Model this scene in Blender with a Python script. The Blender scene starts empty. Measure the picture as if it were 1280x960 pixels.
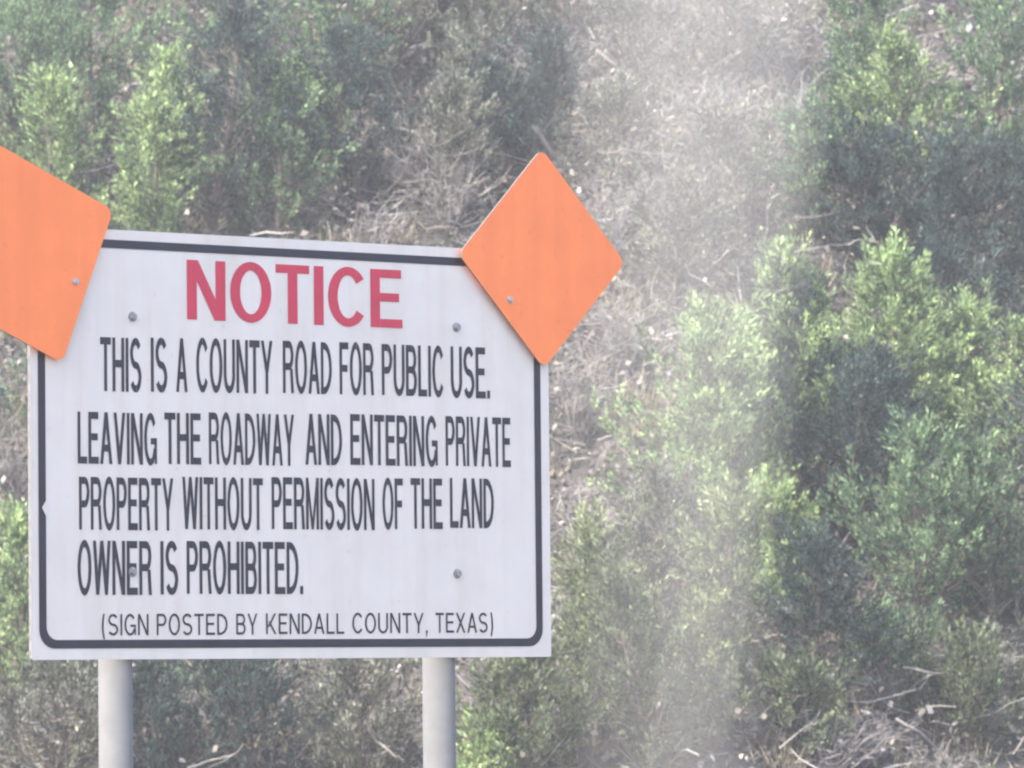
import bpy, bmesh, math, random
import numpy as np
from mathutils import Vector, Matrix
random.seed(7)
R = math.radians
C = bpy.context.scene
COL = C.collection

# ------------------------------------------------------------------ camera
PITCH, ROLL, FPX = 0.0503634, -0.0096667, 7354.0
CAMZ = 1.6
fw = Vector((0, math.cos(PITCH), math.sin(PITCH)))
r0 = Vector((1, 0, 0)); u0 = r0.cross(fw)
rt = r0*math.cos(ROLL) + u0*math.sin(ROLL); up = rt.cross(fw)
cam = bpy.data.cameras.new('camera'); camo = bpy.data.objects.new('camera', cam); COL.objects.link(camo)
m = Matrix((rt, up, -fw)).transposed().to_4x4(); m.translation = Vector((0, 0, CAMZ))
camo.matrix_world = m
cam.sensor_width = 36; cam.lens = 36*FPX/1280
cam.clip_start = 0.1; cam.clip_end = 3000
cam.dof.use_dof = True; cam.dof.focus_distance = 12.8; cam.dof.aperture_fstop = 20.0
C.camera = camo

# ------------------------------------------------------------------ light
SUN_EL, SUN_AZ = 50.0, -122.0        # azimuth from +y (away from camera), negative = left
sd = Vector((math.sin(R(SUN_AZ))*math.cos(R(SUN_EL)), math.cos(R(SUN_AZ))*math.cos(R(SUN_EL)), math.sin(R(SUN_EL))))
w = bpy.data.worlds.new('World'); C.world = w; w.use_nodes = True
nt = w.node_tree; bg = nt.nodes['Background']
sky = nt.nodes.new('ShaderNodeTexSky'); sky.sky_type = 'NISHITA'; sky.sun_disc = False
sky.sun_elevation = R(SUN_EL); sky.sun_rotation = R(SUN_AZ)
sky.dust_density = 2.0; sky.air_density = 0.85
nt.links.new(sky.outputs[0], bg.inputs[0]); bg.inputs[1].default_value = 0.15
sl = bpy.data.lights.new('sun', 'SUN'); sl.energy = 2.7; sl.angle = R(0.5); sl.color = (1.0, .93, .82)
so = bpy.data.objects.new('sun', sl); COL.objects.link(so)
so.rotation_euler = sd.to_track_quat('Z', 'Y').to_euler()
C.view_settings.view_transform = 'Standard'; C.view_settings.look = 'None'
C.view_settings.gamma = 1; C.view_settings.exposure = 2.16
C.cycles.filter_width = 2.2
C.cycles.volume_bounces = 1
C.cycles.transparent_max_bounces = 16

# ------------------------------------------------------------------ helpers
def tag(o, label=None, cat=None, group=None, kind=None):
    if label: o['label'] = label
    if cat: o['category'] = cat
    if group: o['group'] = group
    if kind: o['kind'] = kind
    return o

def link(name, me, mat=None, parent=None, loc=(0, 0, 0)):
    me.name = name
    o = bpy.data.objects.new(name, me); COL.objects.link(o); o.location = loc
    if mat:
        for x in (mat if isinstance(mat, (list, tuple)) else [mat]): me.materials.append(x)
    if parent: o.parent = parent
    return o

def empty(name, loc, rz=0):
    o = bpy.data.objects.new(name, None); COL.objects.link(o); o.location = loc; o.rotation_euler.z = rz
    o.empty_display_size = .1
    return o

def mesh_np(name, V, F, cols=None, smooth=False):
    """V (n,3), F (m,k) constant k; cols (m,3) per-face colour stored on corners"""
    me = bpy.data.meshes.new(name)
    V = np.asarray(V, np.float32); F = np.asarray(F, np.int32); k = F.shape[1]
    me.vertices.add(len(V)); me.vertices.foreach_set('co', V.ravel())
    me.loops.add(F.size); me.loops.foreach_set('vertex_index', F.ravel())
    me.polygons.add(len(F)); me.polygons.foreach_set('loop_start', np.arange(0, F.size, k, dtype=np.int32))
    me.polygons.foreach_set('loop_total', np.full(len(F), k, np.int32))
    if smooth: me.polygons.foreach_set('use_smooth', np.ones(len(F), bool))
    me.update(calc_edges=True)
    if cols is not None:
        a = me.attributes.new('tint', 'FLOAT_COLOR', 'CORNER')
        c = np.ones((len(F), k, 4), np.float32); c[:, :, :3] = np.asarray(cols)[:, None, :]
        a.data.foreach_set('color', c.ravel())
    return me

def from_bm(name, bm):
    me = bpy.data.meshes.new(name); bm.to_mesh(me); bm.free(); return me

def mat(name):
    mt = bpy.data.materials.new(name); mt.use_nodes = True
    return mt, mt.node_tree, mt.node_tree.nodes['Principled BSDF']

def noise(nt, scale, detail=4, rough=.6, coord='Object'):
    tc = nt.nodes.new('ShaderNodeTexCoord'); n = nt.nodes.new('ShaderNodeTexNoise')
    n.inputs['Scale'].default_value = scale; n.inputs['Detail'].default_value = detail
    n.inputs['Roughness'].default_value = rough
    nt.links.new(tc.outputs[coord], n.inputs['Vector']); return n

def ramp(nt, src, stops):
    r = nt.nodes.new('ShaderNodeValToRGB'); e = r.color_ramp.elements
    while len(e) < len(stops): e.new(.5)
    for i, (p, c) in enumerate(stops): e[i].position = p; e[i].color = (*c, 1)
    nt.links.new(src, r.inputs[0]); return r

def painted(name, col, rough=.45, var=.06, scale=9, spec=.4):
    mt, nt, b = mat(name)
    n = noise(nt, scale, 6, .65)
    lo = tuple(x*(1-var) for x in col); hi = tuple(min(1, x*(1+var*.4)) for x in col)
    r = ramp(nt, n.outputs['Fac'], [(.35, lo), (.62, hi)])
    nt.links.new(r.outputs[0], b.inputs['Base Color'])
    b.inputs['Roughness'].default_value = rough; b.inputs['Specular IOR Level'].default_value = spec
    return mt

def tinted(name, rough=.7, transl=0.0, spec=.25):
    mt, nt, b = mat(name)
    a = nt.nodes.new('ShaderNodeAttribute'); a.attribute_name = 'tint'
    nt.links.new(a.outputs['Color'], b.inputs['Base Color'])
    b.inputs['Roughness'].default_value = rough; b.inputs['Specular IOR Level'].default_value = spec
    if transl:
        t = nt.nodes.new('ShaderNodeBsdfTranslucent'); mx = nt.nodes.new('ShaderNodeMixShader')
        hs = nt.nodes.new('ShaderNodeHueSaturation'); hs.inputs['Saturation'].default_value = 1.1
        hs.inputs['Value'].default_value = 1.5
        nt.links.new(a.outputs['Color'], hs.inputs['Color']); nt.links.new(hs.outputs[0], t.inputs[0])
        mx.inputs[0].default_value = transl
        nt.links.new(b.outputs[0], mx.inputs[1]); nt.links.new(t.outputs[0], mx.inputs[2])
        nt.links.new(mx.outputs[0], nt.nodes['Material Output'].inputs['Surface'])
    return mt

M = {}
def weathered(name, col, rough, specks, streak):
    """sheeting with rain streaks running down, grime specks and cloudy fading"""
    mt = painted(name, col, rough, .05, 6); nt = mt.node_tree; b = nt.nodes['Principled BSDF']
    src = b.inputs['Base Color'].links[0].from_socket
    def mul(a, b_):
        m_ = nt.nodes.new('ShaderNodeMix'); m_.data_type = 'RGBA'; m_.blend_type = 'MULTIPLY'; m_.inputs[0].default_value = 1
        nt.links.new(a, m_.inputs[6]); nt.links.new(b_, m_.inputs[7]); return m_.outputs[2]
    tc = nt.nodes.new('ShaderNodeTexCoord'); mp = nt.nodes.new('ShaderNodeMapping'); mp.inputs['Scale'].default_value = (26, 1, 1.6)
    nt.links.new(tc.outputs['Object'], mp.inputs[0]); ns = nt.nodes.new('ShaderNodeTexNoise'); ns.inputs['Scale'].default_value = 1.0
    ns.inputs['Detail'].default_value = 5; nt.links.new(mp.outputs[0], ns.inputs['Vector'])
    d = 1-streak
    r_ = ramp(nt, ns.outputs['Fac'], [(.34, (d, d*.99, d*.97)), (.56, (1, 1, 1))]); out = mul(src, r_.outputs[0])
    n3 = noise(nt, 55, 3, .5); d = 1-specks
    r_ = ramp(nt, n3.outputs['Fac'], [(.26, (d, d*.97, d*.94)), (.36, (1, 1, 1))]); out = mul(out, r_.outputs[0])
    nt.links.new(out, b.inputs['Base Color']); return mt
M['white'] = weathered('white_sheeting', (.70, .635, .575), .5, .10, .05)
M['edge'] = painted('panel_edge', (.20, .19, .18), .8, .3, 40)
M['black'] = painted('faded_black_print', (.016, .015, .028), .5, .35, 14)
M['red'] = painted('faded_red_print', (.55, .028, .065), .5, .12, 14)
M['orange'] = weathered('fluorescent_orange', (.95, .235, .065), .45, .10, .05)
M['bolt'] = painted('bolt_steel', (.32, .31, .31), .6, .4, 60)
M['galv'] = painted('galvanised_steel', (.165, .163, .162), .9, .12, 14)
M['galv'].node_tree.nodes['Principled BSDF'].inputs['Metallic'].default_value = .1
M['zinc'] = painted('zinc_bolt', (.42, .42, .44), .6, .1, 60)
M['bark'] = painted('juniper_bark', (.17, .14, .12), .9, .45, 40, .1)
M['dead'] = painted('bleached_wood', (.26, .24, .22), .85, .3, 30, .15)
M['soot'] = painted('dark_bark', (.06, .05, .055), .9, .4, 20, .1)
M['twig'] = painted('grey_twig', (.30, .275, .26), .9, .6, 9, .1)
M['stone'] = painted('limestone', (.50, .48, .46), .9, .3, 25, .15)
M['leaf'] = tinted('juniper_leaf', .65, .38)
M['litter'] = tinted('leaf_litter', .75, .12)
M['grass'] = tinted('dry_grass', .75, .25)

# ground material
mt, nt_, b = mat('hillside_soil'); M['soil'] = mt
n = noise(nt_, 1.3, 8, .7); n2 = noise(nt_, 22, 6, .7)
r1 = ramp(nt_, n.outputs['Fac'], [(.3, (.06, .055, .052)), (.55, (.10, .093, .088)), (.75, (.16, .15, .145))])
r2 = ramp(nt_, n2.outputs['Fac'], [(.3, (.45, .45, .45)), (.7, (1.1, 1.08, 1.05))])
mx = nt_.nodes.new('ShaderNodeMix'); mx.data_type = 'RGBA'; mx.blend_type = 'MULTIPLY'; mx.inputs[0].default_value = 1
nt_.links.new(r1.outputs[0], mx.inputs[6]); nt_.links.new(r2.outputs[0], mx.inputs[7])
nt_.links.new(mx.outputs[2], b.inputs['Base Color']); b.inputs['Roughness'].default_value = .95
bp = nt_.nodes.new('ShaderNodeBump'); bp.inputs['Distance'].default_value = .03
nt_.links.new(n2.outputs['Fac'], bp.inputs['Height']); nt_.links.new(bp.outputs[0], b.inputs['Normal'])

# ------------------------------------------------------------------ ground
def gz(x, y):
    x = np.asarray(x, float); y = np.asarray(y, float)
    t = y - 25 + .5*np.sin(x*.55+.7) + .25*np.sin(x*1.7)
    s = np.log1p(np.exp(np.clip(t*3, -40, 40)))/3           # soft start of the bank
    z = .64*s
    top = 11.0
    z = top*np.tanh(z/top) + np.clip(y-45, 0, None)*.03
    bump = .13*np.sin(x*1.9+y*1.1)*np.sin(y*1.6-x*.6) + .06*np.sin(x*4.3-y*2.1+1) + .04*np.sin(x*7.1+y*6.3)
    return z + bump*np.clip(t*.6, 0, 1)

def build_ground():
    xs = np.concatenate([-np.geomspace(8.2, 1200, 34)[::-1], np.arange(-8, 8.01, .1), np.geomspace(8.2, 1200, 34)])
    ys = np.concatenate([-np.geomspace(1, 300, 16)[::-1], np.arange(0, 23.5, .75), np.arange(23.6, 40, .1), np.geomspace(40.5, 1500, 40)])
    X, Y = np.meshgrid(xs, ys); Z = gz(X, Y)
    V = np.stack([X, Y, Z], -1).reshape(-1, 3); nx = len(xs); ny = len(ys)
    i = (np.arange(ny-1)[:, None]*nx + np.arange(nx-1)[None]).ravel()
    F = np.stack([i, i+1, i+nx+1, i+nx], 1)
    tag(link('hillside_ground', mesh_np('g', V, F, smooth=True), M['soil']), 'wooded bank of grey brown soil rising behind the notice sign', kind='structure')
build_ground()

def ray(px, py):
    return (fw + rt*((px-640)/FPX) + up*((480-py)/FPX))
def at(px, py, d):                                          # a point d metres deep
    return Vector((0, 0, CAMZ)) + ray(px, py)*d
def onground(px, py):
    v = ray(px, py)
    a, bb = 20.0, 60.0
    for _ in range(40):
        mid = (a+bb)/2; p = v*mid
        if CAMZ + p.z < float(gz(p.x, p.y)): bb = mid
        else: a = mid
    p = v*a; return Vector((p.x, p.y, float(gz(p.x, p.y)))), FPX/a

# ------------------------------------------------------------------ sign
SW, SH = 1.45, .9144
SIGN_LOC = Vector((-.4650, 12.825, 2.11)); SIGN_RZ = .714267
def poly_sheet(bm, pts, y, mi=0):
    f = bm.faces.new([bm.verts.new((x, y, z)) for x, z in pts]); f.material_index = mi; return f
def rounded(cx, cz, hw, hh, r, n=7, rot=0.0):
    out = []
    for (sx, sz, a0) in ((1, 1, 0), (-1, 1, 90), (-1, -1, 180), (1, -1, 270)):
        for i in range(n+1):
            a = R(a0 + 90*i/n)
            x = sx*(hw-r) + r*math.cos(a); z = sz*(hh-r) + r*math.sin(a)
            out.append((cx + x*math.cos(rot) - z*math.sin(rot), cz + x*math.sin(rot) + z*math.cos(rot)))
    return out
def plate(pts, y0, y1, name, mats, parent, wob=0):
    """solid plate between y0 (front) and y1 (back)"""
    bm = bmesh.new()
    a = [bm.verts.new((x, y0, z)) for x, z in pts]; b_ = [bm.verts.new((x, y1, z)) for x, z in pts]
    bm.faces.new(a); bm.faces.new(b_[::-1])
    n = len(pts)
    for i in range(n):
        f = bm.faces.new((a[i], b_[i], b_[(i+1) % n], a[(i+1) % n])); f.material_index = len(mats)-1
    bmesh.ops.recalc_face_normals(bm, faces=bm.faces)
    return link(name, from_bm(name, bm), mats, parent)

def glyph(ch, a, b):
    """one capital as a list of polygons; a = stem width, b = bar thickness, height 1"""
    P = []
    def rect(x0, z0, x1, z1): P.append([(x0, z0), (x1, z0), (x1, z1), (x0, z1)])
    def para(xb, xt, wd, z0=0.0, z1=1.0): P.append([(xb, z0), (xb+wd, z0), (xt+wd, z1), (xt, z1)])
    def arc(cx, cz, rx, rz, a0, a1, n=18):
        """ring sector, outer radii rx, rz; as a row of quads"""
        q = [math.radians(a0+(a1-a0)*i/n) for i in range(n+1)]
        for u, v in zip(q[:-1], q[1:]):
            P.append([(cx+rx*math.cos(u), cz+rz*math.sin(u)), (cx+rx*math.cos(v), cz+rz*math.sin(v)),
                      (cx+(rx-a)*math.cos(v), cz+(rz-b)*math.sin(v)), (cx+(rx-a)*math.cos(u), cz+(rz-b)*math.sin(u))])
    def bowl(x0, x1, z0, z1):
        r = (z1-z0)/2; rx = min(x1-x0, r*1.05); xm = x1-rx
        rect(x0, z1-b, xm, z1); rect(x0, z0, xm, z0+b); arc(xm, (z0+z1)/2, rx, r, -90, 90, 12)
    w = 0.0
    if ch == 'N': w = .74; rect(0, 0, a, 1); rect(w-a, 0, w, 1); para(w-a*1.12, a*.06, a*1.06)
    elif ch == 'O': w = .80; arc(w/2, .5, w/2, .515, 0, 360, 32)
    elif ch == 'T': w = .66; rect(0, 1-b, w, 1); rect(w/2-a/2, 0, w/2+a/2, 1-b)
    elif ch == 'I': w = a; rect(0, 0, a, 1)
    elif ch == 'C': w = .76; arc(.40, .5, .40, .515, 38, 322, 28)
    elif ch == 'G':
        w = .80; arc(.40, .5, .40, .515, 38, 335, 28); rect(.42, .40, w, .40+b*.9); rect(w-a*.75, 0.02, w, .40)
    elif ch == 'E': w = .64; rect(0, 0, a, 1); rect(a, 1-b, w*.97, 1); rect(a, .5-b/2+.02, w*.9, .5+b/2+.02); rect(a, 0, w, b)
    elif ch == 'F': w = .60; rect(0, 0, a, 1); rect(a, 1-b, w, 1); rect(a, .5-b/2, w*.88, .5+b/2)
    elif ch == 'H': w = .72; rect(0, 0, a, 1); rect(w-a, 0, w, 1); rect(a, .5-b/2+.02, w-a, .5+b/2+.02)
    elif ch == 'L': w = .58; rect(0, 0, a, 1); rect(a, 0, w, b)
    elif ch == 'U':
        w = .72; r = .34; rect(0, r, a, 1); rect(w-a, r, w, 1); arc(w/2, r, w/2, r+.012, 180, 360, 18)
    elif ch == 'D': w = .74; rect(0, 0, a, 1); bowl(a, w, 0, 1)
    elif ch == 'P': w = .68; rect(0, 0, a, 1); bowl(a, w, .42, 1)
    elif ch == 'R': w = .73; rect(0, 0, a, 1); bowl(a, w-.02, .44, 1); para(w-a*1.02, w-a*1.45, a*1.02, 0, .47)
    elif ch == 'B': w = .71; rect(0, 0, a, 1); bowl(a, w-.03, .5-b*.4, 1); bowl(a, w, 0, .5+b*.6)
    elif ch == 'A': w = .76; para(0, w/2-a*.55, a*1.05); para(w-a*1.05, w/2-a*.5, a*1.05); rect(w*.2, .24, w*.8, .24+b)
    elif ch == 'V': w = .74; para(w/2-a*.55, 0, a*1.05); para(w/2-a*.5, w-a*1.05, a*1.05)
    elif ch == 'W':
        w = 1.02; para(w*.25-a*.5, 0, a); para(w*.25-a*.5, w*.5-a*.5, a); para(w*.75-a*.5, w*.5-a*.5, a); para(w*.75-a*.5, w-a, a)
    elif ch == 'M': w = .88; rect(0, 0, a, 1); rect(w-a, 0, w, 1); para(w/2-a*.42, a*.1, a*.85); para(w/2-a*.42, w-a*.95, a*.85)
    elif ch == 'Y': w = .74; rect(w/2-a/2, 0, w/2+a/2, .42); para(w/2-a/2, 0, a*1.05, .40, 1); para(w/2-a/2, w-a*1.05, a*1.05, .40, 1)
    elif ch == 'X': w = .74; para(0, w-a*1.1, a*1.1); para(w-a*1.1, 0, a*1.1)
    elif ch == 'K': w = .76; rect(0, 0, a, 1); para(a*.9, w-a*1.3, a*1.1, .35, 1); para(w-a*1.15, a*1.3, a*1.1, 0, .60)
    elif ch == 'S':
        w = .70; n = 34; pts = []; rx = w/2-a/2; rz = (1.02-b)/4; zt = .5+rz; zb = .5-rz
        for i in range(n+1):
            f = i/n
            if f < .5: th = math.radians(28 + (270-28)*f*2); pts.append((w/2+rx*.96*math.cos(th), zt+rz*math.sin(th)))
            else: th = math.radians(90 - (90+152)*(f-.5)*2); pts.append((w/2+rx*math.cos(th), zb+rz*math.sin(th)))
        off = []
        for i, (x, z) in enumerate(pts):
            x0, z0 = pts[max(0, i-1)]; x1, z1 = pts[min(n, i+1)]; dx, dz = (x1-x0)/a, (z1-z0)/b; l = math.hypot(dx, dz)
            nx_, nz_ = -dz/l, dx/l; off.append(((x+nx_*a/2, z+nz_*b/2), (x-nx_*a/2, z-nz_*b/2)))
        for u, v in zip(off[:-1], off[1:]): P.append([u[0], v[0], v[1], u[1]])
    elif ch == '.': w = a*1.05; rect(0, 0, w, b*1.15)
    elif ch == ',': w = a*1.05; rect(0, 0, w, b*1.15); para(0, w*.4, a*.5, -.17, 0)
    elif ch in '()':
        w = .28; s_ = 1 if ch == '(' else -1; cx = .5 if ch == '(' else w-.5
        n = 10; q = [math.radians((180 if s_ > 0 else 0) + (-40+80*i/n)) for i in range(n+1)]
        for u, v in zip(q[:-1], q[1:]):
            P.append([(cx+.5*math.cos(u), .42+.95*math.sin(u)), (cx+.5*math.cos(v), .42+.95*math.sin(v)), (cx+(.5-a)*math.cos(v), .42+.92*math.sin(v)), (cx+(.5-a)*math.cos(u), .42+.92*math.sin(u))])
    return P, w

def build_sign():
    s = empty('notice_sign', (SIGN_LOC.x, SIGN_LOC.y, 0), SIGN_RZ)
    tag(s, 'large white notice board with red heading and black lettering on two galvanised posts', 'sign')
    Z0 = SIGN_LOC.z
    def part(o): o.location.z = Z0; return o
    part(plate(rounded(0, 0, SW/2, SH/2, .004, 2), 0, .009, 'sign_panel', [M['white'], M['edge']], s))
    # border stripe: ring
    bm = bmesh.new()
    # outer and inner outlines follow the slightly uneven print
    o_ = rounded(-.003, .001, .7025, .4345, .040); i_ = rounded(-.003, .001, .6835, .4165, .028)
    ov = [bm.verts.new((x, -.0012, z)) for x, z in o_]; iv = [bm.verts.new((x, -.0012, z)) for x, z in i_]
    n = len(o_)
    for k in range(n): bm.faces.new((ov[k], ov[(k+1) % n], iv[(k+1) % n], iv[k]))
    part(link('border_stripe', from_bm('b', bm), M['black'], s))
    bm = bmesh.new()                                          # chip in the print, left edge
    poly_sheet(bm, [(-.684, -.118), (-.697, -.137), (-.684, -.160)], -.0018)
    part(link('print_chip', from_bm('b', bm), M['white'], s))
    # lettering
    lines = [
     ('heading_lettering', 'red', [('NOTICE', -.3077, .2947, .2723, .4009)]),
     ('lettering', 'black', [('THIS', -.5416, -.4321, .1123, .2271), ('IS', -.4065, -.3626, .114, .2298), ('A', -.3384, -.3078, .1155, .2308),
      ('COUNTY', -.2839, -.074, .1174, .2327), ('ROAD', -.0451, .0919, .1206, .2344), ('FOR', .1141, .2118, .1214, .236),
      ('PUBLIC', .2344, .4136, .1227, .2356), ('USE.', .4342, .5489, .1223, .2364)]),
     ('lettering', 'black', [('LEAVING', -.6023, -.392, -.0425, .0673), ('THE', -.371, -.2723, -.0396, .0704), ('ROADWAY', -.2507, -.0154, -.0382, .0734),
      ('AND', .016, .1192, -.0348, .0765), ('ENTERING', .143, .3939, -.0328, .0786), ('PRIVATE', .4174, .6091, -.0305, .0802)]),
     ('lettering', 'black', [('PROPERTY', -.5994, -.3485, -.1824, -.0706), ('WITHOUT', -.3234, -.1036, -.1788, -.0666), ('PERMISSION', -.0792, .2104, -.1762, -.0634),
      ('OF', .2332, .2918, -.1734, -.0612), ('THE', .3144, .4066, -.1716, -.0597), ('LAND', .4286, .5573, -.1686, -.0576)]),
     ('lettering', 'black', [('OWNER', -.6045, -.4078, -.3202, -.2054), ('IS', -.3842, -.3369, -.3191, -.2051), ('PROHIBITED.', -.3134, .0064, -.3174, -.2042)]),
     ('lettering', 'black', [('(SIGN', -.5416, -.4173, -.4061, -.361), ('POSTED', -.3952, -.2034, -.4058, -.3601), ('BY', -.1794, -.1216, -.4052, -.3599),
      ('KENDALL', -.0974, .1215, -.4042, -.3594), ('COUNTY,', .1442, .36, -.403, -.3583), ('TEXAS)', .3832, .5516, -.4022, -.358)])]
    for k, (name, col, words) in enumerate(lines):
        pv, ph = (.19, .145) if k == 0 else ((.175, .135) if k < 5 else (.125, .115))
        VV, FF, base = [], [], 0
        for (t, x0, x1, z0, z1) in words:
            polys, adv = [], 0.0
            for ch in t:
                pl, wd = glyph(ch, pv, ph)
                polys += [[(x+adv, z) for x, z in p] for p in pl]; adv += wd + (.09 if k < 5 else .16)
            adv -= (.09 if k < 5 else .16)
            for n_, p in enumerate(polys):
                y_ = -.0010 - .00012*(n_ % 5)
                VV += [(x0 + x/adv*(x1-x0), y_, z0 + z*(z1-z0)) for x, z in p]
                FF.append(tuple(range(base, base+len(p)))); base += len(p)
        me = bpy.data.meshes.new(name); me.from_pydata(VV, [], FF); me.update()
        o = part(link(name, me, M[col], s)); o['kind'] = 'stuff'
    # bolts
    def bolt(x, z, r=.0072, y=0.0, parent=s, m_='bolt'):
        bm = bmesh.new()
        for (rr, ya, yb, sg) in ((r*1.5, y-.0015, y+.004, 16), (r, y-.009, y-.0015, 6)):
            vs = [[bm.verts.new((x+rr*math.cos(i*2*PI/sg+.3), yy, z+rr*math.sin(i*2*PI/sg+.3))) for i in range(sg)] for yy in (ya, yb)]
            bm.faces.new(vs[0]); bm.faces.new(vs[1][::-1])
            for i in range(sg): bm.faces.new((vs[0][i], vs[1][i], vs[1][(i+1) % sg], vs[0][(i+1) % sg]))
        bmesh.ops.recalc_face_normals(bm, faces=bm.faces)
        return link('bolt', from_bm('bolt', bm), M[m_], parent)
    for x, z in ((-.4548, .2729), (.4523, .2795), (.448, -.2707), (-.4592, -.2714)): part(bolt(x, z))
    # posts: round galvanised pipes behind the panel, with strap clips
    for x in (-.470, .432):
        bm = bmesh.new(); ph = Z0+.36; r = .0368; sg = 24
        rings = []
        for z in (-.6, ph): rings.append([bm.verts.new((x+r*math.cos(i*2*PI/sg), .0105+r+r*math.sin(i*2*PI/sg), z)) for i in range(sg)])
        top = bm.verts.new((x, .0105+r, ph+.018))
        for i in range(sg):
            f = bm.faces.new((rings[0][i], rings[0][(i+1) % sg], rings[1][(i+1) % sg], rings[1][i])); f.smooth = True
            bm.faces.new((rings[1][i], rings[1][(i+1) % sg], top))
        link('post', from_bm('post', bm), M['galv'], s)
        # back straps
        for z in (.2729, -.2707):
            bm = bmesh.new(); rr = r+.004; yc = .0105+r
            prof = [(x-rr-.03, .011), (x-rr, .011)] + [(x-rr*math.cos(a), yc+rr*math.sin(a)) for a in np.linspace(0, PI, 11)] + [(x+rr, .011), (x+rr+.03, .011)]
            pv = [[bm.verts.new((px_, py_, Z0+z+dz)) for px_, py_ in prof] for dz in (-.015, .015)]
            for i in range(len(prof)-1): bm.faces.new((pv[0][i], pv[0][i+1], pv[1][i+1], pv[1][i]))
            link('strap', from_bm('strap', bm), M['galv'], s)
    return s, bolt
PI = math.pi
sign, bolt = build_sign()

def diamond(cx, cz, side, rot, bx, bz, label):
    d = empty('diamond_marker', SIGN_LOC, SIGN_RZ); tag(d, label, 'marker', 'orange diamond markers on the notice board')
    pl = plate(rounded(cx, cz, side/2, side/2, .022, 8, rot), -.0155, -.0115, 'plate', [M['orange'], M['galv']], d)
    bm = bmesh.new()
    b_ = bolt(bx, bz, .005, -.0155, d, 'zinc')
    bp_ = plate(rounded(bx, bz, .007, .007, .0065, 4), -.0115, -.0002, 'spacer', [M['bolt']], d)
    return d
diamond(.698, .4425, .353, R(45), .597, .346, 'orange diamond marker standing on its point at the right upper corner of the notice board')
diamond(-.7485, .401, .357, R(67.5), -.617, .341, 'orange diamond marker tilted and cut by the left frame edge at the board corner')

# ------------------------------------------------------------------ vegetation
def rng(s): return np.random.default_rng(s)

def tubes(paths, sides=4):
    """paths: list of (points (n,3), radii (n)) -> V, F quads"""
    VV, FF, base = [], [], 0
    for P, rad in paths:
        P = np.asarray(P, float); n_ = len(P)
        T = np.gradient(P, axis=0); T /= np.linalg.norm(T, axis=1, keepdims=True)+1e-9
        ref = np.array([.31, .87, .22]); A = np.cross(T, ref); A /= np.linalg.norm(A, axis=1, keepdims=True)+1e-9
        B = np.cross(T, A)
        ang = np.arange(sides)*2*PI/sides
        ring = P[:, None] + np.asarray(rad)[:, None, None]*(A[:, None]*np.cos(ang)[None, :, None] + B[:, None]*np.sin(ang)[None, :, None])
        VV.append(ring.reshape(-1, 3))
        i = (np.arange(n_-1)[:, None]*sides + np.arange(sides)[None]).ravel(); j = (np.arange(n_-1)[:, None]*sides + (np.arange(sides)+1)[None] % sides).ravel()
        FF.append(np.stack([i, j, j+sides, i+sides], 1)+base); base += n_*sides
    return np.concatenate(VV), np.concatenate(FF)

def leaflets(P, D, L, W, g):
    """diamond shaped slim leaves starting at P along D"""
    n_ = len(P); D = D/np.linalg.norm(D, axis=1, keepdims=True)
    Rv = g.normal(size=(n_, 3)); S = np.cross(D, Rv); S /= np.linalg.norm(S, axis=1, keepdims=True)+1e-9
    a = P; b_ = P + D*(L*.45)[:, None] + S*(W*.5)[:, None]; c = P + D*L[:, None]; d = P + D*(L*.45)[:, None] - S*(W*.5)[:, None]
    V = np.stack([a, b_, c, d], 1).reshape(-1, 3); F = np.arange(4*n_).reshape(-1, 4)
    return V, F

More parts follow.
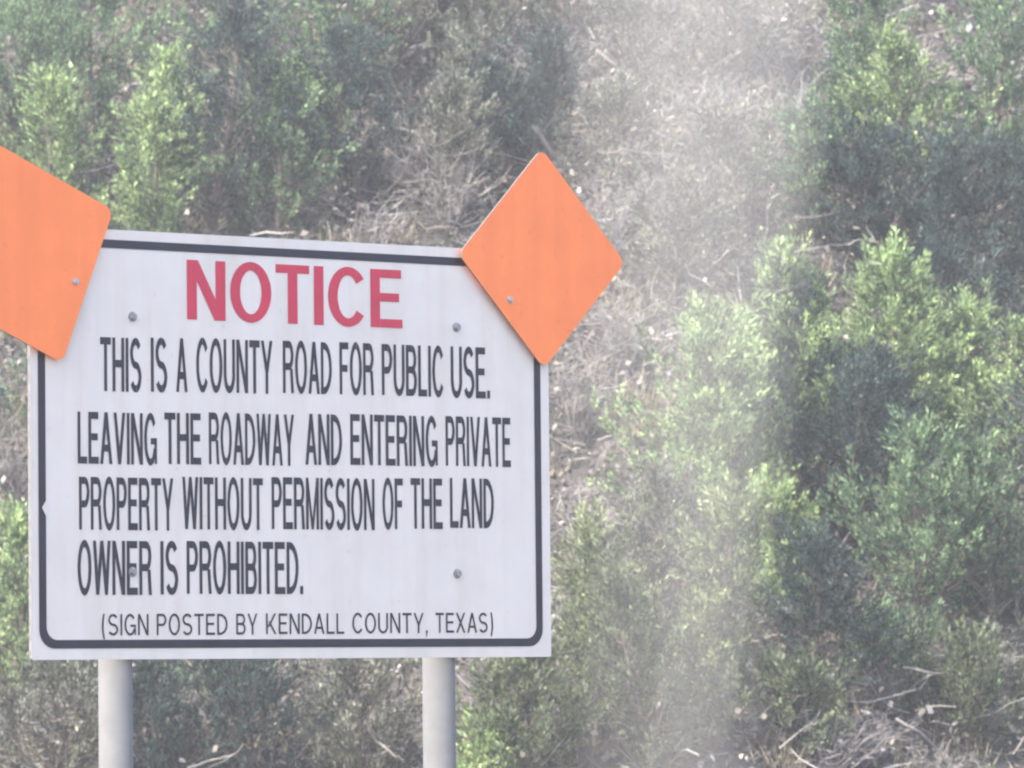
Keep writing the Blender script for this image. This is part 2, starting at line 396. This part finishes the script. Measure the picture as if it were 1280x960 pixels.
HUES = {
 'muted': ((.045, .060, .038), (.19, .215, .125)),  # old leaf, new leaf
 'bright': ((.050, .082, .046), (.40, .49, .235)),  # new growth, with sunlit patches put into the leaf colour
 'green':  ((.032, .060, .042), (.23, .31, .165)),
 'dark':   ((.020, .034, .032), (.075, .10, .085)),  # blue green leaf, with shadow patches darkened into the colour
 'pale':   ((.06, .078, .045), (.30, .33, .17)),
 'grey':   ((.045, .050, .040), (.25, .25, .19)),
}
def juniper(base, h, wd, hue, seed, label, dens=1.0, lean=(0, 0), name='juniper', cat='juniper', group='junipers on the bank'):
    g = rng(seed)
    t = empty(name, base); tag(t, label, cat, group)
    ph = g.uniform(0, 6.28, 4)
    def trunk(s): return np.stack([lean[0]*s + .05*h*np.sin(s*4/h*.8+ph[0]) - .05*h*math.sin(ph[0]), lean[1]*s + .04*h*np.sin(s*3/h+ph[1]) - .04*h*math.sin(ph[1]), s], -1)
    s = np.linspace(-.1, h*.93, 9); TP = trunk(s); TR = np.linspace(.022*h+.006, .003, 9)
    V, F = tubes([(TP, TR)], 7)
    link('trunk', mesh_np('trunk', V, F, smooth=True), M['bark'], t)
    nl = int(22 + 18*h); paths = []; C_, Dv, Sz = [], [], []
    for k in range(nl):
        u = (k+g.uniform(0, 1))/nl; z0 = h*(.01 + .91*u**1.1)
        az = k*2.4 + g.uniform(-.7, .7)
        prof = (1-u)**.75*(.55+.45*min(1, u*6)) + .06
        L = wd/2*prof*g.uniform(.4, 1.45)
        p0 = trunk(np.array([z0]))[0]
        rise = g.uniform(.35, 1.15)*L + .06*h
        q = np.linspace(0, 1, 6)
        P = p0 + np.stack([np.cos(az)*L*q, np.sin(az)*L*q, rise*q**1.35], -1) + np.cumsum(g.normal(0, .012*h*.5, (6, 3)), 0)*q[:, None]
        paths.append((P, np.linspace(.0035+.004*h*prof, .0015, 6)))
        nc = max(4, int((4+L/.042)*dens))
        for c in range(nc):
            qq = 1-.85*g.uniform(0, 1)**1.5; i = qq*5; i0 = min(4, int(i)); pc = P[i0]*(1-(i-i0)) + P[i0+1]*(i-i0)
            out = np.array([np.cos(az), np.sin(az), 0])
            off = g.normal(0, .06, 3)*(.4+L)
            C_.append(pc+off); d = out*g.uniform(.1, .8) + np.array([0, 0, g.uniform(.5, 1.2)]) + g.normal(0, .35, 3)
            Dv.append(d/np.linalg.norm(d)); Sz.append(g.uniform(.6, 1.25)*(.75+.25*u))
    # leader
    for c in range(8):
        C_.append(trunk(np.array([h*(.86+.016*c)]))[0]); Dv.append(np.array([0, 0, 1.])+g.normal(0, .2, 3)); Sz.append(.8)
    V, F = tubes(paths, 4)
    link('limbs', mesh_np('limbs', V, F, smooth=True), M['bark'], t)
    C_ = np.array(C_); Dv = np.array(Dv); Sz = np.array(Sz); n_ = len(C_)
    per = 42
    cc = np.repeat(C_, per, 0); dd = np.repeat(Dv, per, 0); ss = np.repeat(Sz, per)
    a = g.uniform(0, 1, n_*per)
    side = g.normal(0, 1, (n_*per, 3)); side -= dd*np.sum(side*dd, 1, keepdims=True); side /= np.linalg.norm(side, axis=1, keepdims=True)
    rad = .033*ss*np.sin(np.clip(a*.9+.1, 0, 1)*PI)**.8*g.uniform(.2, 1, n_*per)
    P = cc + dd*(a*.17*ss)[:, None] + side*rad[:, None]
    D = dd*1.0 + side*g.uniform(.2, 1.1, n_*per)[:, None] + np.array([0, 0, .25])
    L = g.uniform(.022, .042, n_*per)*ss; W = g.uniform(.007, .013, n_*per)
    V, F = leaflets(P, D, L, W, g)
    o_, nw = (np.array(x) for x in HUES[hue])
    clump = np.repeat(np.clip(g.normal(.40, .34, n_), 0, 1), per)
    mixf = np.clip(clump*.75 + a*.4 + g.normal(0, .12, n_*per), 0, 1)[:, None]
    mixf = mixf**1.25; col = (o_*(1-mixf) + nw*mixf)*np.exp(g.normal(-.05, .5, (n_*per, 1)))
    link('crown', mesh_np('crown', V, F, col), M['leaf'], t)
    return t

TREES = [ # px, base py, height px, width px, hue, density, label
 (545, 60, 170, 160, 'dark', .5, 'dark juniper at the top frame edge just left of centre'),
 (690, 70, 150, 150, 'grey', .9, 'grey green juniper at the top frame edge left of the dust veil'),
 (640, 250, 150, 110, 'dark', .6, 'low dark juniper peeping out left of the upright orange diamond'),
 (600, 200, 130, 120, 'grey', .45, 'round grey green juniper midway up the bank above the board end'),
 (420, 130, 160, 160, 'green', .8, 'green juniper near the top edge above the T of the red heading'),
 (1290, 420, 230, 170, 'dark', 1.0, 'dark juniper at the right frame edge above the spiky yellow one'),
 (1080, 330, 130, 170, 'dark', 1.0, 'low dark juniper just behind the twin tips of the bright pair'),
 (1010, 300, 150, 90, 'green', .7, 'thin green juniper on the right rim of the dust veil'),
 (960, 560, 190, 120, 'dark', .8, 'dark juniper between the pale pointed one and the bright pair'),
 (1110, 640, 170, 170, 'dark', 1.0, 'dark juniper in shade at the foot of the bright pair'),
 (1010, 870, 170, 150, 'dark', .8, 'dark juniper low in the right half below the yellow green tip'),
 (820, 850, 230, 160, 'grey', .9, 'grey green juniper in the lower half of the dust veil'),
 (200, 1000, 140, 120, 'dark', .8, 'dark juniper at the bottom edge just right of the left hand post'),
 (800, 170, 150, 170, 'grey', .5, 'sparse grey juniper high inside the dust veil at the left'),
 (900, 120, 150, 170, 'grey', .5, 'sparse grey juniper high inside the dust veil near the frame top'),
 (760, 260, 130, 150, 'grey', .45, 'thin grey juniper just right of the upright orange diamond tip'),
 (930, 300, 150, 150, 'grey', .5, 'thin grey juniper in the veil left of the bright twin tips'),
 (840, 380, 130, 170, 'grey', .5, 'thin grey juniper right above the pale pointed one'),
 (1100, 890, 90, 110, 'green', .9, 'small green juniper in the tangled brush at lower right'),
 (1210, 930, 100, 120, 'muted', .9, 'small dull green juniper near the bottom right corner'),
 (1000, 960, 100, 110, 'muted', .9, 'small dull green juniper at the bottom right of the veil'),
 (20, 250, 280, 210, 'green', 1.0, 'green juniper at the upper left frame edge above the tilted orange diamond'),
 (62, 350, 230, 120, 'bright', 1.4, 'yellow green juniper sapling directly behind the top of the tilted orange diamond'),
 (120, 190, 230, 190, 'green', 1.0, 'bushy green juniper in the top left behind the yellow green sapling'),
 (192, 345, 200, 100, 'bright', 1.5, 'light green juniper sapling just right of the tilted orange diamond'),
 (262, 300, 270, 170, 'dark', 1.0, 'dark green juniper above the N of the red heading'),
 (215, 240, 150, 90, 'bright', 1.0, 'small bright juniper tuft between two dark junipers above the board'),
 (345, 300, 200, 130, 'green', .9, 'mid green juniper with yellow tips above the middle of the red heading'),
 (372, 225, 110, 95, 'bright', 1.6, 'little yellow green juniper tip glowing in front of dark foliage above the heading'),
 (455, 270, 200, 150, 'dark', .9, 'blue green juniper above the last letters of the red heading'),
 (300, 100, 190, 240, 'green', .9, 'wide green juniper cut by the top frame edge at left of centre'),
 (500, 110, 170, 190, 'grey', .7, 'sparse grey green juniper cut by the top frame edge at centre'),
 (610, 110, 150, 150, 'grey', .6, 'thin grey green juniper up the bank above the upright orange diamond'),
 (560, 260, 140, 110, 'grey', .5, 'sparse low juniper among twigs left of the upright orange diamond'),
 (678, 215, 150, 70, 'dark', .8, 'narrow dark juniper right behind the tip of the upright orange diamond'),
 (1065, 215, 220, 110, 'green', 1.0, 'slim upright juniper touching the top frame edge right of the dust veil'),
 (1140, 260, 190, 130, 'bright', 1.0, 'light green juniper in the upper right beside the slim upright one'),
 (1235, 250, 270, 150, 'green', 1.0, 'tall green juniper in the top right corner'),
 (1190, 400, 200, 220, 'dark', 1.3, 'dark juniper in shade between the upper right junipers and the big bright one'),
 (1020, 575, 235, 115, 'bright', 1.7, 'big yellow green juniper with twin tips right of the dust veil, its left half'),
 (1115, 580, 240, 115, 'bright', 1.7, 'big yellow green juniper right of the dust veil, its taller right neighbour'),
 (1180, 590, 190, 110, 'bright', .9, 'small juniper with one yellow green tuft below the big bright pair'),
 (1262, 620, 190, 110, 'bright', .8, 'juniper with spiky yellow tips cut by the right frame edge'),
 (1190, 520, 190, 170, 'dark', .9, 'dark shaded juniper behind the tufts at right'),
 (872, 715, 300, 165, 'bright', 1.5, 'pale pointed juniper standing in the dust veil right of the board'),
 (925, 650, 170, 110, 'bright', 1.2, 'lower pale juniper leaning off the pointed one inside the dust veil'),
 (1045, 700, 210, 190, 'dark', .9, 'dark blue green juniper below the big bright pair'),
 (975, 790, 165, 90, 'bright', 1.0, 'small juniper with a yellow green tip beside the lower dust veil'),
 (1150, 790, 220, 200, 'green', 1.0, 'mid green juniper in the lower right above the twiggy ground'),
 (1240, 780, 190, 150, 'green', 1.0, 'green juniper at the right frame edge below the middle'),
 (745, 930, 250, 120, 'pale', 1.2, 'pale juniper with slanting tip right of the lower board corner'),
 (898, 930, 290, 100, 'pale', 1.2, 'tall pale juniper column at the foot of the dust veil'),
 (820, 1000, 260, 160, 'muted', .8, 'pale green juniper between the column and the slanting one at the bottom'),
 (640, 1010, 190, 180, 'muted', .9, 'green juniper right of the right hand post under the board'),
 (605, 1010, 75, 70, 'bright', 1.0, 'low bright green tuft at the bottom frame edge right of the right hand post'),
 (330, 1010, 190, 170, 'dark', .8, 'dark green juniper between the posts under the board'),
 (275, 880, 80, 90, 'bright', .8, 'small yellow green juniper top under the board beside the left hand post'),
 (455, 1020, 200, 170, 'grey', .8, 'grey green juniper between the posts near the right hand one'),
 (12, 880, 210, 80, 'bright', .9, 'light green juniper at the left frame edge beside the lower board'),
 (60, 1020, 180, 130, 'grey', .8, 'grey juniper in the bottom left corner beside the left hand post'),
 (120, 620, 250, 200, 'green', .8, 'green juniper hidden behind the left half of the board'),
 (520, 620, 260, 200, 'green', .8, 'green juniper hidden behind the right half of the board'),
 (-130, 300, 330, 260, 'green', .9, 'green juniper outside the left frame edge high on the bank'),
 (-160, 760, 330, 260, 'dark', .9, 'dark juniper outside the left frame edge low on the bank'),
 (1400, 330, 330, 260, 'green', .9, 'green juniper outside the right frame edge high on the bank'),
 (1410, 800, 330, 260, 'dark', .9, 'dark juniper outside the right frame edge low on the bank'),
]
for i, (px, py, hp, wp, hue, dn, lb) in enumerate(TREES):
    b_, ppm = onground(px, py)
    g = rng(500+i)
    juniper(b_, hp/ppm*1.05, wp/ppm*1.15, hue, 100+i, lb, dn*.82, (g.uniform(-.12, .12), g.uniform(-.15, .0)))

# dry twiggy shrubs
def dry_shrub(base, h, wd, seed, label, n_=60, mat_='twig'):
    g = rng(seed); paths = []
    for k in range(n_):
        az = g.uniform(0, 2*PI); L = h*g.uniform(.5, 1.1); sp = wd/2*g.uniform(.2, 1)
        q = np.linspace(0, 1, 6)
        P = np.stack([np.cos(az)*sp*q, np.sin(az)*sp*q, L*q*(1-.25*q)], -1) + np.cumsum(g.normal(0, .035*h, (6, 3)), 0)*(q > 0)[:, None]
        r_ = g.uniform(.003, .0065); paths.append((P, np.linspace(r_, r_*.35, 6)))
        for j in range(4):
            i0 = g.integers(1, 5); d = g.normal(0, 1, 3); d[2] = abs(d[2])*.6; d /= np.linalg.norm(d)
            l2 = h*g.uniform(.12, .35); q2 = np.linspace(0, 1, 4)
            P2 = P[i0] + d*l2*q2[:, None] + np.cumsum(g.normal(0, .02*h, (4, 3)), 0)*(q2 > 0)[:, None]
            paths.append((P2, np.linspace(r_*.6, r_*.25, 4)))
    V, F = tubes(paths, 3)
    o = link('dry_shrub', mesh_np('s', V, F, smooth=True), M[mat_], None, base)
    tag(o, label, 'dry shrub', 'leafless shrubs on the bank'); return o
SHRUBS = [(735, 800, 90, 70, 'small leafless shrub showing pale tips beside the lower right board edge'), (1240, 860, 70, 110, 'leafless thicket at the right frame edge below the green juniper'),
 (960, 940, 110, 150, 'dark leafless thicket at the foot of the veil'), (1170, 1000, 80, 130, 'leafless thicket cut by the bottom edge at lower right'),
 (690, 120, 120, 170, 'dark leafless thicket at the top left of the dust veil'), (850, 300, 130, 170, 'leafless thicket in the middle of the dust veil'),
 (940, 90, 110, 150, 'leafless thicket under the top frame edge inside the veil'), (520, 250, 90, 130, 'leafless grey thicket over the right part of the board'),
 (400, 110, 90, 150, 'leafless thicket near the top edge above the heading'), (780, 470, 130, 130, 'leafless thicket beside the lower flank of the upright orange diamond'),
 (1160, 850, 70, 120, 'dense leafless thicket at lower right'), (1080, 960, 90, 150, 'leafless thicket at the bottom edge of the lower right'),
 (560, 290, 150, 190, 'leafless grey shrub above the right end of the board'), (470, 330, 100, 150, 'low leafless shrub just over the top edge of the board'),
 (640, 170, 130, 160, 'leafless shrub up the bank left of the dust veil'), (760, 330, 150, 190, 'leafless shrub right of the upright orange diamond'),
 (730, 560, 170, 130, 'pale twiggy shrub close to the right edge of the board'), (735, 720, 150, 120, 'pale leafless shrub right of the middle of the board'),
 (20, 640, 170, 110, 'straw coloured leafless shrub left of the board'), (90, 930, 110, 130, 'leafless shrub left of the left hand post'),
 (230, 960, 120, 140, 'leafless shrub right of the left hand post'), (420, 960, 120, 140, 'leafless shrub under the board between the posts'),
 (700, 900, 90, 100, 'leafless shrub under the right corner of the board'), (1100, 900, 80, 120, 'leafless brush in the lower right beside the dust veil'),
 (1230, 930, 90, 120, 'leafless brush in the bottom right corner'), (1030, 980, 110, 170, 'leafless brush at the bottom edge right of the veil'),
 (880, 200, 150, 190, 'leafless shrub high inside the dust veil'), (800, 90, 110, 170, 'leafless shrub at the top frame edge inside the veil'),
 (990, 220, 150, 80, 'leafless shrub on the right rim of the dust veil'), (1180, 120, 100, 150, 'leafless shrub among the upper right junipers'),
 (1020, 640, 90, 150, 'leafless shrub in shade below the big bright juniper pair')]
for i, (px, py, hp, wp, lb) in enumerate(SHRUBS):
    b_, ppm = onground(px, py)
    dry_shrub(b_, hp/ppm, wp/ppm, 900+i, lb, 34, 'twig')

# bleached branches lying on the bank or arching out of it: (pixel path), label
BR = [([(388, 62), (405, 65), (425, 62), (455, 66)], .011, 'pale fallen branch near the top frame edge left of centre'),
 ([(625, 150), (640, 163), (655, 178), (668, 188)], .012, 'bleached branch slanting down to the tip of the upright orange diamond'),
 ([(668, 160), (690, 190), (712, 216), (735, 245), (758, 285)], .022, 'dark leaning branch behind the right flank of the upright orange diamond'),
 ([(745, 62), (770, 82), (800, 100), (812, 108)], .016, 'thick bleached branch high in the dust veil'),
 ([(1060, 306), (1072, 300), (1086, 299), (1099, 303)], .007, 'thin pale twig arching between the twin tips of the bright juniper'),
 ([(955, 362), (968, 364), (980, 374)], .007, 'thin pale twig arching left of the bright juniper'),
 ([(965, 308), (975, 318), (985, 330)], .007, 'short pale twig above left of the bright juniper'),
 ([(1112, 62), (1130, 64), (1158, 62)], .010, 'pale fallen branch in the upper right near the frame top'),
 ([(705, 610), (700, 625), (695, 642), (702, 612), (745, 614)], .008, 'hooked white twig right of the board edge'),
 ([(1060, 760), (1075, 790), (1090, 815), (1105, 835)], .012, 'grey dead branch slanting down in the lower right'),
 ([(1120, 900), (1150, 915), (1175, 940), (1190, 958)], .011, 'pale dead branch in the bottom right corner'),
 ([(30, 905), (60, 903), (90, 898), (118, 893)], .010, 'pale dead branch left of the left hand post'),
 ([(235, 960), (265, 950), (290, 945), (305, 930)], .009, 'pale dead branch at the bottom edge between the posts'),
 ([(455, 900), (470, 925), (495, 945), (505, 950)], .009, 'grey dead twig left of the right hand post'),
 ([(750, 192), (780, 188), (810, 192), (870, 194)], .008, 'level pale twig crossing the dust veil'),
 ([(1128, 835), (1150, 838), (1180, 842)], .010, 'short bleached branch on the twiggy ground at lower right')]
for i, (pp, rad, lb) in enumerate(BR):
    g = rng(1300+i)
    lift = 250 if 'pale twig' in lb and 'crossing' not in lb else 30
    P0, ppm = onground(pp[len(pp)//2][0], pp[len(pp)//2][1]+lift); d0 = P0.y - .35
    pts = []
    for k, (x, y) in enumerate(pp):
        v = ray(x, y); pts.append(Vector((0, 0, CAMZ)) + v*(d0/v.y + .05*math.sin(k*1.7+i)))
    pts = [np.array(p) for p in pts]; P = []
    for a_, b_ in zip(pts[:-1], pts[1:]):
        for q in (0, .33, .66): P.append(a_*(1-q)+b_*q + g.normal(0, .003, 3))
    P.append(pts[-1]); P = np.array(P); o0 = P[0].copy(); P -= o0
    rad *= .72; paths = [(P, np.linspace(rad, rad*.4, len(P)))]
    for k in range(3):
        i0 = g.integers(1, len(P)-1); d = g.normal(0, 1, 3); d /= np.linalg.norm(d); l2 = g.uniform(.06, .16)
        q2 = np.linspace(0, 1, 4); paths.append((P[i0] + d*l2*q2[:, None] + np.cumsum(g.normal(0, .008, (4, 3)), 0)*(q2 > 0)[:, None], np.linspace(rad*.45, rad*.2, 4)))
    V, F = tubes(paths, 6)
    o = link('dead_branch', mesh_np('b', V, F, smooth=True), M['soot' if 'dark' in lb else 'dead'], None, tuple(o0)); tag(o, lb, 'branch', 'dead branches on the bank')

# ------------------------------------------------------------------ litter, twigs, grass (stuff)
def scatter_xy(n_, g):
    near = int(n_*.8)
    x = np.concatenate([g.uniform(-3.6, 3.8, near), g.uniform(-9, 9, n_-near)])
    y = np.concatenate([g.uniform(25.2, 35, near), g.uniform(23, 40, n_-near)])
    return x, y
g = rng(21); N = 120000
x, y = scatter_xy(N, g); z = gz(x, y) + g.uniform(.0, .05, N) + np.where(g.uniform(0, 1, N) < .22, g.uniform(0, 1, N)**1.5*.32, 0)   # some is caught in the brush
P = np.stack([x, y, z], 1); D = g.normal(0, 1, (N, 3)); D[:, 2] = D[:, 2]*.5+.15
L = g.uniform(.02, .055, N); W = L*g.uniform(.35, .75, N)
V, F = leaflets(P, D, L, W, g); V = V.reshape(-1, 4, 3)
V[:, 1, 2] += L*.18; V[:, 3, 2] += L*.18*g.uniform(-1, 1, N)
pal = np.array([(.27, .245, .215), (.17, .15, .13), (.10, .09, .08), (.44, .415, .39), (.24, .20, .155), (.07, .062, .055)])
col = pal[g.choice(6, N, p=[.16, .20, .21, .10, .14, .19])]*g.uniform(.75, 1.2, (N, 1))
tag(link('leaf_litter', mesh_np('l', V.reshape(-1, 3), F, col), M['litter']), 'dry grey and tan leaf litter covering the bank', 'leaf litter', kind='stuff')

g = rng(22); N = 13000; paths = []
x, y = scatter_xy(N, g); z = gz(x, y)
for i in range(N):
    d = g.normal(0, 1, 3); d[2] = d[2]*.35+.12; d /= np.linalg.norm(d); L_ = g.uniform(.08, .32)
    q = np.array([0, .35, .7, 1.]); P = np.array([x[i], y[i], z[i]+.03+.25*g.uniform(0, 1)**3]) + d*L_*q[:, None] + np.cumsum(g.normal(0, .012, (4, 3)), 0)
    r_ = g.uniform(.0025, .006); paths.append((P, np.array([1, .85, .7, .4])*r_))
V, F = tubes(paths, 3)
col = np.repeat(np.array([(.32, .295, .27), (.20, .175, .16), (.10, .085, .08), (.52, .49, .46)])[g.choice(4, N, p=[.3, .3, .25, .15])], 9, 0)
tag(link('fallen_twigs', mesh_np('t', V, F, col), M['litter']), 'thin grey twigs strewn over the bank', 'twigs', kind='stuff')

def blades(name, label, N, seed, pal, hmin, hmax, fn):
    g = rng(seed); x, y = scatter_xy(N, g)
    tuft = g.integers(0, max(1, N//26), N); cx, cy = scatter_xy(max(1, N//26), g)
    x = cx[tuft] + g.normal(0, .05, N); y = cy[tuft] + g.normal(0, .05, N)
    z = gz(x, y) - .01; P = np.stack([x, y, z], 1)
    D = g.normal(0, .45, (N, 3)); D[:, 2] = 1
    L = g.uniform(hmin, hmax, N); V, F = leaflets(P, D, L, np.full(N, .008), g)
    col = np.array(pal)[g.integers(0, len(pal), N)]*g.uniform(.75, 1.2, (N, 1))
    tag(link(name, mesh_np('g', V, F, col), M['grass']), label, 'grass', kind='stuff')
blades('dry_grass', 'tufts of dry straw grass between the junipers', 26000, 31, [(.40, .35, .24), (.30, .26, .18), (.2, .18, .12)], .06, .2, 0)
blades('green_undergrowth', 'short green weeds growing through the litter', 30000, 32, [(.07, .10, .04), (.11, .15, .06), (.16, .2, .08)], .03, .12, 0)
# verge grass near the sign foot
g = rng(33); N = 60000; x = g.uniform(-7, 7, N); y = g.uniform(8, 25, N)
P = np.stack([x, y, gz(x, y)-.01], 1); D = g.normal(0, .4, (N, 3)); D[:, 2] = 1
V, F = leaflets(P, D, g.uniform(.06, .2, N), np.full(N, .01), g)
tag(link('verge_grass', mesh_np('g', V, F, np.array([(.12, .14, .05), (.30, .27, .16), (.2, .2, .09)])[g.integers(0, 3, N)]), M['grass']), 'rough grass on the flat verge around the sign posts', 'grass', kind='stuff')

# limestone pieces
ST = [(742, 66, 'pale limestone piece high up the bank at the left rim of the dust veil'), (800, 102, 'largest pale limestone piece near the top of the dust veil'),
      (744, 182, 'pale stone level with the tip of the upright orange diamond, right of it'), (757, 284, 'pale stone close to the right flank of the upright orange diamond'),
      (500, 205, 'pale stone in the twigs above the board, left of the upright diamond'), (1212, 40, 'pale stone near the top right corner between junipers'),
      (1002, 684, 'white stone beside the small juniper with yellow green tip'), (1040, 850, 'pale stone in the brush of the lower right, nearest the veil'),
      (1105, 805, 'pale stone in the brush below the mid green juniper at lower right'), (642, 905, 'pale stone right of the right hand post'),
      (340, 925, 'pale stone between the posts under the board'), (1245, 790, 'pale stone at the right frame edge in the lower right')]
g = rng(77); meshes = []
for k in range(5):
    bm = bmesh.new(); bmesh.ops.create_icosphere(bm, subdivisions=1, radius=1)
    for v in bm.verts: v.co *= float(g.uniform(.7, 1.2)); v.co.z *= .6
    meshes.append(from_bm('stone', bm)); meshes[-1].materials.append(M['stone'])
for i, (px, py, lb) in enumerate(ST):
    p, ppm = onground(px, py); o = bpy.data.objects.new('stone', meshes[i % 5]); COL.objects.link(o)
    s_ = float(g.uniform(.018, .04)); o.scale = (s_*1.4, s_, s_); o.location = p + Vector((0, -.02, .02)); o.rotation_euler = tuple(g.uniform(0, 3, 3))
    tag(o, lb, 'stone', 'pale stones on the bank')

# ------------------------------------------------------------------ added dust veil and haze
def volume_mat(name, dens, col, anis=.3):
    mt = bpy.data.materials.new(name); mt.use_nodes = True; nt = mt.node_tree
    nt.nodes.remove(nt.nodes['Principled BSDF'])
    v = nt.nodes.new('ShaderNodeVolumePrincipled'); v.inputs['Density'].default_value = dens
    v.inputs['Color'].default_value = (*col, 1); v.inputs['Anisotropy'].default_value = anis
    nt.links.new(v.outputs[0], nt.nodes['Material Output'].inputs['Volume']); return mt

def glare_volume(cxs, zs, rxs, rys, dens, label):  # pale streak of window glare, added as volumes standing in the scene
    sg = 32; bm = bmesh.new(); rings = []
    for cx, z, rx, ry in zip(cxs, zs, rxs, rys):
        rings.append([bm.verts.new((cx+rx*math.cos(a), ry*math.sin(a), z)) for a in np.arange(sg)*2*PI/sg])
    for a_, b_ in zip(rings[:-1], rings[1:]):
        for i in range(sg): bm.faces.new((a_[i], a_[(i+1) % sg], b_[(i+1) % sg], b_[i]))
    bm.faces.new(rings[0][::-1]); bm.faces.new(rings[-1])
    o = link('glare_veil', from_bm('p', bm), volume_mat('glare', dens, (1.0, .93, .84), .2), None, (0, 17.5, 0))
    tag(o, label, 'glare', kind='stuff')
# depth 17.5 m: 420 px per metre
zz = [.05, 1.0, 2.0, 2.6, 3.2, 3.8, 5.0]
glare_volume([.36, .38, .44, .50, .50, .48, .45], zz, [.36, .36, .38, .42, .46, .50, .56], [.25, .27, .3, .42, .5, .55, .6], .05, 'faint outer edge of the dust veil beside the notice board')
glare_volume([.42, .42, .50, .55, .57, .55, .52], zz, [.24, .26, .28, .33, .38, .42, .48], [.28, .30, .32, .38, .48, .52, .6], .115, 'broad pale veil of dust added as a volume right of the notice board')
glare_volume([.46, .48, .58, .61, .62, .60, .58], zz, [.08, .12, .14, .19, .26, .30, .35], [.24, .26, .26, .26, .30, .36, .4], .155, 'narrow brighter core of the dust veil right of the notice board')

bm = bmesh.new(); bmesh.ops.create_cube(bm, size=1)
for v in bm.verts: v.co = Vector((v.co.x*3000, 600+v.co.y*2200, -1.2 + (v.co.z+.5)*62))
tag(link('haze', from_bm('haze', bm), volume_mat('haze_air', .0029, (.96, .95, .95), .3)), 'thin pale haze added over the whole place to lift the shadows', 'haze', kind='stuff')  # haze added to lift the dark tones, stands in for window glare
